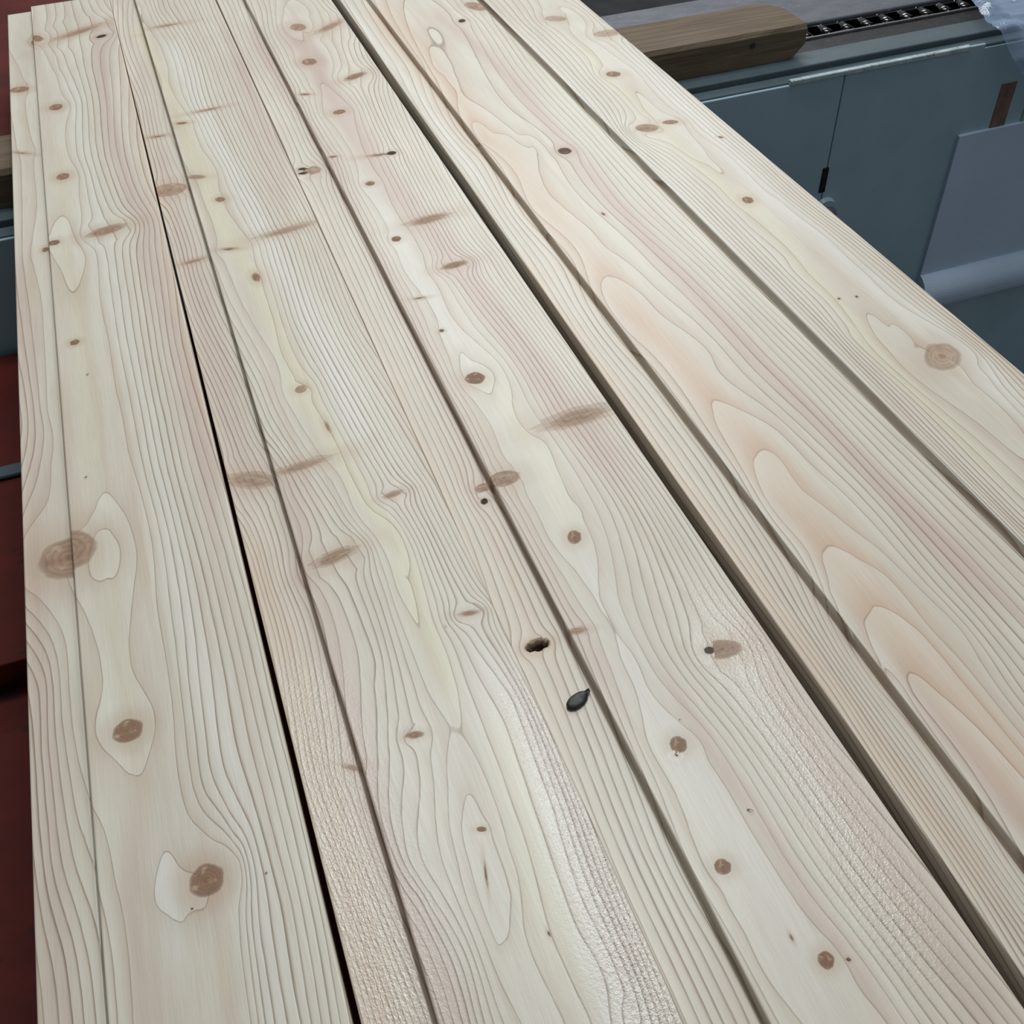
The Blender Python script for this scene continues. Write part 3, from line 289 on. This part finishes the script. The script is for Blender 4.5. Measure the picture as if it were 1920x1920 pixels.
def build_board(bi, B, label):
    w, wl = B['w'], B['wl']
    # cross-section columns: (x, z, which)  which 0 = face, 1 = lip
    cols = [(-wl, -THICK, 1), (-wl, -LIP_DROP - 0.0006, 1)]
    nl = max(6, int((wl - SLOT_W) / 0.0010))
    for i in range(nl + 1):
        cols.append((-wl + 0.0006 + (wl - SLOT_W - 0.0006) * i / nl, -LIP_DROP, 1))
    cols += [(-SLOT_W, -LIP_DROP - SLOT_D, 1), (0.0, -LIP_DROP - SLOT_D, 1)]
    cols += [(0.0, -0.0007, 0)]
    nm = int(w / 0.0009)
    for i in range(nm + 1): cols.append((0.0006 + (w - 0.0012) * i / nm, 0.0, 0))
    cols += [(w, -0.0007, 0), (w, -THICK, 0)]
    cx = np.array([c[0] for c in cols]); cz = np.array([c[1] for c in cols]); cw = np.array([c[2] for c in cols])
    ys = [Y_NEAR]
    while ys[-1] < B['y1'] - 0.0005:
        y = ys[-1]; ys.append(min(B['y1'], y + 0.0011 + 0.0022 * max(0, y - 0.1)))
    ys = np.array(ys); nx, ny = len(cx), len(ys)
    X = np.repeat(cx[None], ny, 0); Z = np.repeat(cz[None], ny, 0).copy(); Y = np.repeat(ys[:, None], nx, 1)
    ztop = np.where(cw == 0, 0.0, -LIP_DROP)
    side = np.where(cx > w * 0.9, 1.0, -1.0)
    XE = X + (ztop - cz)[None] * 0.6 * side[None]
    xm, ym = (XE * 1000).ravel(), (Y * 1000).ravel()
    # knots deflect the grain and carry their own colour
    xw = xm.copy(); kr = np.full(xm.shape, 9.0); kd = np.zeros(xm.shape); kid = np.full(xm.shape, -1)
    kc = np.full(xm.shape, 9.0)
    kre = np.full(xm.shape, 9.0); ku = np.zeros(xm.shape); kv = np.zeros(xm.shape); kel = np.zeros(xm.shape)
    for j, (kx, ky, a, b, ang, warp, dark, part) in enumerate(B['knots']):
        a = max(a, 0.8); b = max(b, 0.8)
        dx, dy = xm - kx, ym - ky
        near = (np.abs(dx) < 8 * max(a, b) + 10) & (np.abs(dy) < 14 * max(a, b) + 20)
        dxn, dyn = dx[near], dy[near]
        ca, sa = math.cos(ang), math.sin(ang)
        u, v = (dxn * ca + dyn * sa) / a, (-dxn * sa + dyn * ca) / b
        rho = np.sqrt(u * u + v * v)
        if warp:
            ex = abs(a * ca) + abs(b * sa); ey = abs(a * sa) + abs(b * ca)
            if ex > 2.2 * ey:      # spike knot lying across the grain: only a local kink
                q = (dxn / ex) ** 2 + (dyn / (ey * 3.0)) ** 2
                xw[near] += warp * 2.2 * np.sign(dyn) * np.exp(-q * 0.9) * np.clip(np.abs(dyn) / ey, 0, 1)
            else:
                q = (dxn / (ex * 1.15)) ** 2 + (dyn / (ey * 2.0)) ** 2
                xw[near] -= warp * dxn / np.maximum(q, 1.0) * np.exp(-np.maximum(q - 1, 0) * 0.12)
        cmpv = rho * (0.45 if dark > 0.8 else 1.0); better = cmpv < kc[near]
        idx = np.where(near)[0][better]
        kc[idx] = cmpv[better]; kr[idx] = rho[better]; kd[idx] = min(dark, 1.0); ku[idx] = u[better]; kv[idx] = v[better]; kel[idx] = min(1.0, max(0.0, (max(a, b) / min(a, b) - 1.4) / 2.0))
        if part:
            c2 = kre[near]; b2 = (rho < 1.0) & (rho < c2)
            i2 = np.where(near)[0][b2]; kre[i2] = rho[b2]; kid[i2] = j
        if dark > 1.0:                                        # an open hole where a dead knot fell out
            zz = Z.ravel(); ins = np.where(near)[0]
            zz[ins] -= 0.009 * np.clip((1.0 - rho) / 0.3, 0, 1); Z = zz.reshape(Z.shape)
    P = np.array([(p[0] / 10, p[1] / 35) for p in B['grain']], float); V = np.array([p[2] for p in B['grain']], float)
    wgt = tps_fit(P, V, 0.02)
    ring = tps_eval(P, wgt, np.stack([xw / 10, ym / 35], 1)).reshape(ny, nx)
    xs = XE[0] * 1000
    gx = np.gradient(ring, axis=1) / np.maximum(np.abs(np.gradient(xs)), 0.2)[None]
    gy = np.gradient(ring, axis=0) / np.maximum(np.gradient(ys * 1000), 0.2)[:, None]
    grad = np.sqrt(gx * gx + gy * gy)
    ch = {k: np.zeros(xm.shape) for k in 'pywro'}
    for c, st, wd, path in B['tint']:
        py = np.array([q[1] for q in path], float); px = np.array([q[0] for q in path], float)
        cxp = np.interp(ym, py, px)
        endf = np.clip((ym - (py[0] - 60)) / 60, 0, 1) * np.clip(((py[-1] + 60) - ym) / 60, 0, 1)
        ch[c] = np.maximum(ch[c], st * np.exp(-((xw - cxp) / wd) ** 2) * endf)
    # faces
    vid = np.arange(nx * ny).reshape(ny, nx)
    q = np.stack([vid[:-1, :-1], vid[:-1, 1:], vid[1:, 1:], vid[1:, :-1]], -1).reshape(-1, 4)
    lab = np.repeat(np.where((cw[:-1] == 1) & (cw[1:] == 1), 1, 0)[None], ny - 1, 0).ravel()
    kf = kid[q]; same = (kf == kf[:, :1]).all(1) & (kf[:, 0] >= 0)
    lab = np.where(same, kf[:, 0] + 2, lab)
    under = np.stack([vid[:-1, -1], vid[:-1, 0], vid[1:, 0], vid[1:, -1]], -1)
    q = np.concatenate([q, under]); lab = np.concatenate([lab, np.zeros(len(under), int)])
    co = np.stack([X.ravel(), Y.ravel(), Z.ravel()], 1)
    data = {'ring': ring.ravel(), 'grad': grad.ravel(), 'kr': kr, 'kd': kd, 'rough': ch['r'], 'orange': ch['o'], 'ku': ku, 'kv': kv, 'kel': kel}
    def piece(name, mask, parent, caps=None):
        f = q[mask]; used, inv = np.unique(f.ravel(), return_inverse=True); f = inv.reshape(-1, 4)
        me = bpy.data.meshes.new(name)
        extra = []
        if caps:
            lut = {int(g): i for i, g in enumerate(used)}
            extra = [[lut[int(g)] for g in c] for c in caps if all(int(g) in lut for g in c)]
        me.vertices.add(len(used)); me.vertices.foreach_set('co', co[used].astype(np.float32).ravel())
        nl_ = len(f) * 4 + sum(len(e) for e in extra)
        me.loops.add(nl_); me.polygons.add(len(f) + len(extra))
        lv = np.concatenate([f.ravel()] + [np.array(e) for e in extra]) if extra else f.ravel()
        me.loops.foreach_set('vertex_index', lv.astype(np.int32))
        st = np.concatenate([np.arange(len(f)) * 4] + ([len(f) * 4 + np.cumsum([0] + [len(e) for e in extra])[:-1]] if extra else []))
        me.polygons.foreach_set('loop_start', st.astype(np.int32))
        me.update(calc_edges=True)
        for k, a in data.items():
            at = me.attributes.new(k, 'FLOAT', 'POINT'); at.data.foreach_set('value', a[used].astype(np.float32))
        at = me.attributes.new('tint', 'FLOAT_COLOR', 'POINT')
        rgba = np.stack([ch['p'][used], ch['y'][used], ch['w'][used], np.ones(len(used))], 1)
        at.data.foreach_set('color', rgba.astype(np.float32).ravel())
        me.materials.append(MAT['cedar'])
        o = bpy.data.objects.new(name, me); COL.objects.link(o)
        if parent: o.parent = parent
        return o
    main_cols = [i for i in range(nx) if cw[i] == 0]; lip_cols = [i for i in range(nx) if cw[i] == 1]
    def cap(colsel, row, flip):
        c = [vid[row, i] for i in colsel]
        return c[::-1] if flip else c
    root = piece('cedar_board', lab == 0, None, [cap([main_cols[0] - 1] + main_cols, ny - 1, True), cap([main_cols[0] - 1] + main_cols, 0, False)])
    root['label'] = label; root['category'] = 'board'; root['group'] = 'fresh shiplap boards laid side by side'
    root.location = (B['x0'], 0, 0); root.rotation_euler = (0, 0, -math.atan(B['yaw']))
    piece('rabbet_lip', lab == 1, root, [cap(lip_cols, ny - 1, True), cap(lip_cols, 0, False)])
    for j in range(len(B['knots'])):
        m = lab == j + 2
        if m.sum() > 5: piece('knot', m, root)
    return root
LABELS = ['leftmost pale cedar board with three large round brown knots in a column',
          'cedar board with a yellow streak down its middle, second from the left edge',
          'middle cedar board with a row of small round knots and an open black knot hole',
          'pinkish cedar board with nested arch grain and almost no knots, right of the widest gap',
          'rightmost whitish cedar board with one large faint knot, beside the grey machine']
for bi, B in enumerate(BOARDS): build_board(bi, B, LABELS[bi])

# ------------------------------------------------------------------ loose bits lying on the boards
def chip():
    bm = bmesh.new(); n = 22; L, W = 0.0088, 0.0049
    rings = []
    for z, s in ((0.0, 0.93), (0.0012, 1.0), (0.0021, 0.93), (0.0026, 0.72), (0.0028, 0.35)):
        r = []
        for i in range(n):
            a = 2 * math.pi * i / n
            x = math.cos(a) * L * s; y = math.sin(a) * W * s * (1 - 0.06 * math.cos(a))
            if abs(a) < 0.25 or a > 2 * math.pi - 0.25: x *= 1.06
            zz = z + 0.0007 * (math.cos(a) ** 2) * (1 if z > 0.001 else 0) + 0.0003 * mnoise.noise(Vector((x * 300, y * 300, z * 300)))
            r.append(bm.verts.new((x, y, zz)))
        rings.append(r)
    for a, b in zip(rings, rings[1:]):
        for i in range(n): bm.faces.new((a[i], a[(i + 1) % n], b[(i + 1) % n], b[i]))
    bm.faces.new(rings[0][::-1]); bm.faces.new(rings[-1])
    o = link('knot_chip', bm_mesh(bm, 'knot_chip', True), 'dark_chip', None, (0.1524, 0.3504, -LIP_DROP + 0.0001),
             label='small black leaf-shaped knot chip lying on the recessed edge strip', category='wood chip')
    o.rotation_euler = (0, 0, 0.40)
    b2 = bmesh.new()
    v = [b2.verts.new(p) for p in ((0.0075, 0.0016, 0.0024), (0.0112, 0.0008, 0.0034), (0.0108, -0.0012, 0.0022), (0.0074, -0.0014, 0.0022),
                                   (0.0075, 0.0016, 0.0010), (0.0112, 0.0008, 0.0018), (0.0108, -0.0012, 0.0010), (0.0074, -0.0014, 0.0008))]
    for f in ((0, 3, 2, 1), (4, 5, 6, 7), (0, 1, 5, 4), (1, 2, 6, 5), (2, 3, 7, 6), (3, 0, 4, 7)): b2.faces.new([v[i] for i in f])
    link('bark_tip', bm_mesh(b2, 'bark_tip'), 'dark_chip', o)
chip()
def sliver(name, p, q, rise, r, label, cat='splinter', **kw):
    p, q = Vector(p), Vector(q); bm = bmesh.new(); n = 10; rows = []
    for i in range(n + 1):
        t = i / n; c = p.lerp(q, t) - p; c.z += rise * math.sin(math.pi * min(1, t * 1.2)) * 0.6 + rise * t * 0.6
        rr = r * (1 - 0.75 * t) + 0.00008
        rows.append([bm.verts.new(c + Vector((math.cos(a) * rr, math.sin(a) * rr * 0.5, math.sin(a) * rr + r))) for a in (0, 1.57, 3.14, 4.71)])
    for a, b in zip(rows, rows[1:]):
        for i in range(4): bm.faces.new((a[i], a[(i + 1) % 4], b[(i + 1) % 4], b[i]))
    bm.faces.new(rows[0][::-1]); bm.faces.new(rows[-1])
    return link(name, bm_mesh(bm, name, True), 'fresh_splinter', None, p, label=label, category=cat, **kw)

sliver('splinter', (0.3436, 0.3500, -0.0002), (0.3412, 0.3270, -0.0002), 0.0006, 0.00045, 'longer of two thin pale splinters lifting off the pinkish board edge')
sliver('splinter', (0.3438, 0.3440, -0.0002), (0.3400, 0.3240, -0.0006), 0.0014, 0.00035, 'shorter of two thin pale splinters lifting off the pinkish board edge')
sliver('wood_shaving', (0.2140, 0.2410, 0.0), (0.2166, 0.2385, 0.0), 0.0012, 0.0005, 'tiny pale curled shaving on the middle board near its row of knots', 'wood shaving')

# ------------------------------------------------------------------ timber bearer under the boards
def bearer():
    bm = bmesh.new(); x0, x1, y0, y1, zt, zb = -0.55, 0.932, 1.342, 1.449, -0.0282, -0.0766
    n = 90; rows = []
    for i in range(n + 1):
        x = x0 + (x1 - x0) * i / n
        e = max(0.0, (x - (x1 - 0.028)) / 0.028)
        j = lambda k, a: a * mnoise.noise(Vector((x * 22, k * 7.3, 1.1)))
        cut = 0.030 * e * e; up = 0.020 * e * e
        rows.append([bm.verts.new(p) for p in (
            (x, y0 + 0.001 + j(1, .0022), zb + up), (x, y0 + j(2, .0012), zt - 0.006 + j(3, .002)), (x, y0 + 0.005 + j(4, .003), zt),
            (x, (y0 + y1) / 2, zt), (x, y1 - 0.004 - cut + j(6, .002), zt), (x, y1 - cut, zt - 0.005), (x, y1 - cut, zb + up))])
    for a, b in zip(rows, rows[1:]):
        for i in range(7): bm.faces.new((a[i], b[i], b[(i + 1) % 7], a[(i + 1) % 7]))
    bm.faces.new(rows[0]); bm.faces.new(rows[-1][::-1])
    bmesh.ops.recalc_face_normals(bm, faces=bm.faces[:])
    o = link('timber_bearer', bm_mesh(bm, 'timber_bearer'), 'timber', None,
         label='rough weathered timber bearer lying crosswise under the boards', category='timber')
    k = bmesh.new(); bmesh.ops.create_cone(k, cap_ends=True, segments=14, radius1=0.0045, radius2=0.0045, depth=0.002)
    for v in k.verts: v.co = Vector((0.842 + v.co.x, 1.3425 + v.co.z, -0.045 + v.co.y * 0.9))
    link('knot', bm_mesh(k, 'knot'), 'dark_chip', o)
bearer()

# ------------------------------------------------------------------ chain conveyor behind and below the boards
conv = empty('chain_conveyor', (0.9168, 1.3243, -0.8252), label='grey painted chain conveyor with panelled front standing behind the boards', category='conveyor')
conv.scale = (1.0187,) * 3
def cpart(name, dims, mat, bev=0.001, parent=conv, **kw):
    x0, x1, y0, y1, z0, z1 = dims
    o = box(name, (x0 - 0.9, x1 - 0.9, y0 - 1.3, y1 - 1.3, z0 + 0.8, z1 + 0.8), mat, conv if parent is conv else parent, bev, **kw)
    return o
cpart('front_rail', (-0.6, 2.2, 1.29, 1.336, -0.60, -0.0655), 'shaded_rail_paint', 0.002)
cpart('chain_trough', (-0.6, 2.2, 1.336, 1.436, -0.30, -0.090), 'oily_grime', 0)
cpart('grimy_strip', (-0.6, 2.2, 1.334, 1.374, -0.090, -0.0665), 'oily_grime', 0.0015)
cpart('guide_strip', (0.927, 2.2, 1.3742, 1.3778, -0.090, -0.0630), 'bright_steel', 0.0006)
cpart('rear_rail', (0.05, 2.2, 1.434, 1.60, -0.60, -0.066), 'dusty_rail', 0.003)
cpart('ledge', (-0.6, 1.9, 1.267, 1.29, -0.60, -0.0745), 'shaded_rail_paint', 0.002)
p1 = cpart('front_panel', (-0.6, 0.9535, 1.262, 1.267, -0.60, -0.0770), 'grey_paint', 0.0012)
p2 = cpart('front_panel', (0.9550, 1.1985, 1.262, 1.267, -0.60, -0.0715), 'grey_paint', 0.0012)
cpart('worn_edge', (0.862, 1.170, 1.2590, 1.2675, -0.0765, -0.0695), 'worn_edge_paint', 0.0012, label='chipped whitish upper edge')
cpart('recess_panel', (1.1985, 1.315, 1.264, 1.2668, -0.60, -0.0785), 'grey_paint', 0.0008)
cpart('side_post', (1.315, 2.0, 1.262, 1.267, -0.60, -0.0735), 'green_grey_paint', 0.001)
cpart('rust_stain', (1.254, 1.283, 1.2625, 1.2650, -0.222, -0.142), 'rust', 0.001, label='brown rust stain')  # thin plate standing in for a rust stain on the panel
# lower guard with rolled lip
def guard():
    bm = bmesh.new(); x0, x1 = 1.193, 2.0; prof = [(1.266, -0.214), (1.257, -0.214), (1.256, -0.30), (1.256, -0.46)]
    for i in range(11):
        a = math.pi * 0.5 * i / 10
        prof.append((1.256 - 0.030 * math.sin(a) * 0.9, -0.47 - 0.030 * (1 - math.cos(a)) - 0.012 * i / 10))
    for i in range(1, 8):
        a = math.pi * i / 7
        prof.append((1.229 + 0.006 * (1 - math.cos(a)), -0.512 - 0.016 * math.sin(a) - 0.012 * i / 7))
    prof += [(1.266, -0.530)]
    A = [bm.verts.new((x0 - 0.9, y - 1.3, z + 0.8)) for y, z in prof]; Bv = [bm.verts.new((x1 - 0.9, y - 1.3, z + 0.8)) for y, z in prof]
    n = len(prof)
    for i in range(n): bm.faces.new((A[i], A[(i + 1) % n], Bv[(i + 1) % n], Bv[i]))
    bm.faces.new(A[::-1]); bm.faces.new(Bv); bmesh.ops.recalc_face_normals(bm, faces=bm.faces[:])
    link('lower_guard', bm_mesh(bm, 'lower_guard', False), 'pale_grey_paint', conv)
guard()
cpart('kick_panel', (1.15, 2.0, 1.258, 1.266, -0.79, -0.545), 'grey_paint', 0.001)
# latch on the seam
def latch():
    bm = bmesh.new()
    bmesh.ops.create_cone(bm, cap_ends=True, segments=28, radius1=0.021, radius2=0.018, depth=0.008)
    o = []
    for v in bm.verts: v.co = Vector((0.962 - 0.9 + v.co.x, 1.2575 - 1.3 - v.co.z, -0.293 + 0.8 + v.co.y))
    w = link('latch_washer', bm_mesh(bm, 'latch_washer', False), 'grey_paint', p2.parent)
    b = bmesh.new(); bmesh.ops.create_uvsphere(b, u_segments=18, v_segments=10, radius=0.014)
    for v in b.verts: v.co = Vector((0.966 - 0.9 + v.co.x, 1.251 - 1.3 + v.co.y * 0.7, -0.299 + 0.8 + v.co.z))
    link('latch_knob', bm_mesh(b, 'latch_knob', True), 'dusty_rail', w)
    cpart('latch_slot', (0.9465, 0.9575, 1.2600, 1.2625, -0.262, -0.220), 'oily_grime', 0.0015)
latch()
# roller chain: a pin rail part with one sub-part per link
def chain():
    pitch = 0.0365; x_start, n = 0.7545, 24; yc, zc = 1.4055, -0.0760
    b = bmesh.new(); bmesh.ops.create_cone(b, cap_ends=True, segments=10, radius1=0.003, radius2=0.003, depth=pitch * n)
    rot = Matrix.Rotation(math.pi / 2, 4, 'Y'); bmesh.ops.transform(b, matrix=rot, verts=b.verts[:])
    ch = link('roller_chain', bm_mesh(b, 'roller_chain', True), 'chain_steel', conv, (x_start + pitch * n / 2 - 0.9, yc - 1.3, zc + 0.8 - 0.006))
    def link_mesh(outer):
        bm = bmesh.new(); hh = 0.0095; off = 0.0185 if outer else 0.0148; th = 0.003
        for s in (-1, 1):
            prof = []
            for i in range(26):
                a = 2 * math.pi * i / 26; x = math.cos(a); cx = pitch / 2 if x > 0 else -pitch / 2
                zz = math.sin(a) * hh * (0.80 if abs(x) < 0.35 else 1.0)
                prof.append((cx + x * hh, zz))
            y0 = s * off - th / 2
            A = [bm.verts.new((x, y0, z)) for x, z in prof]; B_ = [bm.verts.new((x, y0 + th, z)) for x, z in prof]
            bm.faces.new(A); bm.faces.new(B_[::-1])
            for i in range(26): bm.faces.new((A[i], B_[i], B_[(i + 1) % 26], A[(i + 1) % 26]))
        for cx in (-pitch / 2,):
            t = bmesh.new(); bmesh.ops.create_cone(t, cap_ends=True, segments=20, radius1=0.0098, radius2=0.0098, depth=2 * (0.0132))
            bmesh.ops.transform(t, matrix=Matrix.Translation((cx, 0, 0)) @ Matrix.Rotation(math.pi / 2, 4, 'X'), verts=t.verts[:])
            tmp = bpy.data.meshes.new('t'); t.to_mesh(tmp); t.free(); bm.from_mesh(tmp); bpy.data.meshes.remove(tmp)
        bmesh.ops.recalc_face_normals(bm, faces=bm.faces[:])
        me = bm_mesh(bm, 'chain_link', False)
        for p in me.polygons: p.use_smooth = len(p.vertices) == 4
        return me
    ms = (link_mesh(True), link_mesh(False))
    for i in range(n):
        link('chain_link', ms[i % 2], 'chain_steel', ch, (pitch * (i + 0.5 - n / 2), 0, 0.006))
chain()

# ------------------------------------------------------------------ red machine base at the left
red = empty('red_machine_base', (-0.4, 0.6, -0.826), label='dark red painted steel machine base below the leftmost board', category='machine')
def rpart(name, dims, mat, bev=0.002, **kw):
    x0, x1, y0, y1, z0, z1 = dims
    return box(name, (x0 + 0.4, x1 + 0.4, y0 - 0.6, y1 - 0.6, z0 + 0.826, z1 + 0.826), mat, red, bev, **kw)
rpart('base_plate', (-1.05, 0.25, 0.735, 1.270, -0.826, -0.238), 'red_paint')
rpart('base_plate', (-1.05, 0.25, -0.60, 0.660, -0.826, -0.245), 'red_paint')
rpart('base_recess', (-1.05, 0.25, 0.660, 0.735, -0.826, -0.275), 'red_paint')
rpart('grey_joint_bar', (-1.05, 0.25, 1.012, 1.032, -0.237, -0.231), 'shaded_rail_paint', 0.003)
rpart('rear_cover', (-1.05, 0.0, 1.62, 2.8, -0.826, -0.10), 'red_paint')
rpart('rear_cover', (-1.05, 0.03, 1.475, 1.615, -0.826, -0.115), 'red_paint')

# ------------------------------------------------------------------ clear plastic film draped over the conveyor
def film():
    bm = bmesh.new(); path = [(1.262, 1.450, -0.066), (1.225, 1.365, -0.066), (1.196, 1.300, -0.064), (1.200, 1.266, -0.072), (1.222, 1.258, -0.100), (1.250, 1.256, -0.130), (1.30, 1.256, -0.165), (1.38, 1.256, -0.20)]
    ns, nu = 64, 60; rows = []
    for i in range(ns + 1):
        t = i / ns * (len(path) - 1); k = min(int(t), len(path) - 2); f = t - k
        p = Vector(path[k]).lerp(Vector(path[k + 1]), f) + Vector((0.022, 0, 0)); r = []
        for j in range(nu + 1):
            u = j / nu; x = p.x + u * (1.62 - p.x)
            s = Vector((x * 16, i * 0.11, 3.3))
            cr = 0.010 * mnoise.noise(s) + 0.005 * abs(mnoise.noise(s * 2.7)) + 0.0035 * mnoise.noise(s * 6.1)
            roll = 0.010 * math.exp(-((u - 0.05) / 0.05) ** 2) * math.sin(i * 0.16)
            hang = max(0.0, min(1.0, (-0.070 - p.z) / 0.03))
            r.append(bm.verts.new((x + 0.35 * cr * (u > 0), p.y - hang * (0.012 + cr + abs(roll)), p.z + (1 - hang) * (0.010 + abs(cr) + abs(roll)) + 0.3 * cr * hang)))
        rows.append(r)
    for a, b in zip(rows, rows[1:]):
        for j in range(nu): bm.faces.new((a[j], a[j + 1], b[j + 1], b[j]))
    o = link('plastic_film', bm_mesh(bm, 'plastic_film', True), 'film', None,
         label='crumpled clear plastic film draped over the conveyor edge beyond the rightmost board', category='plastic film')
film()
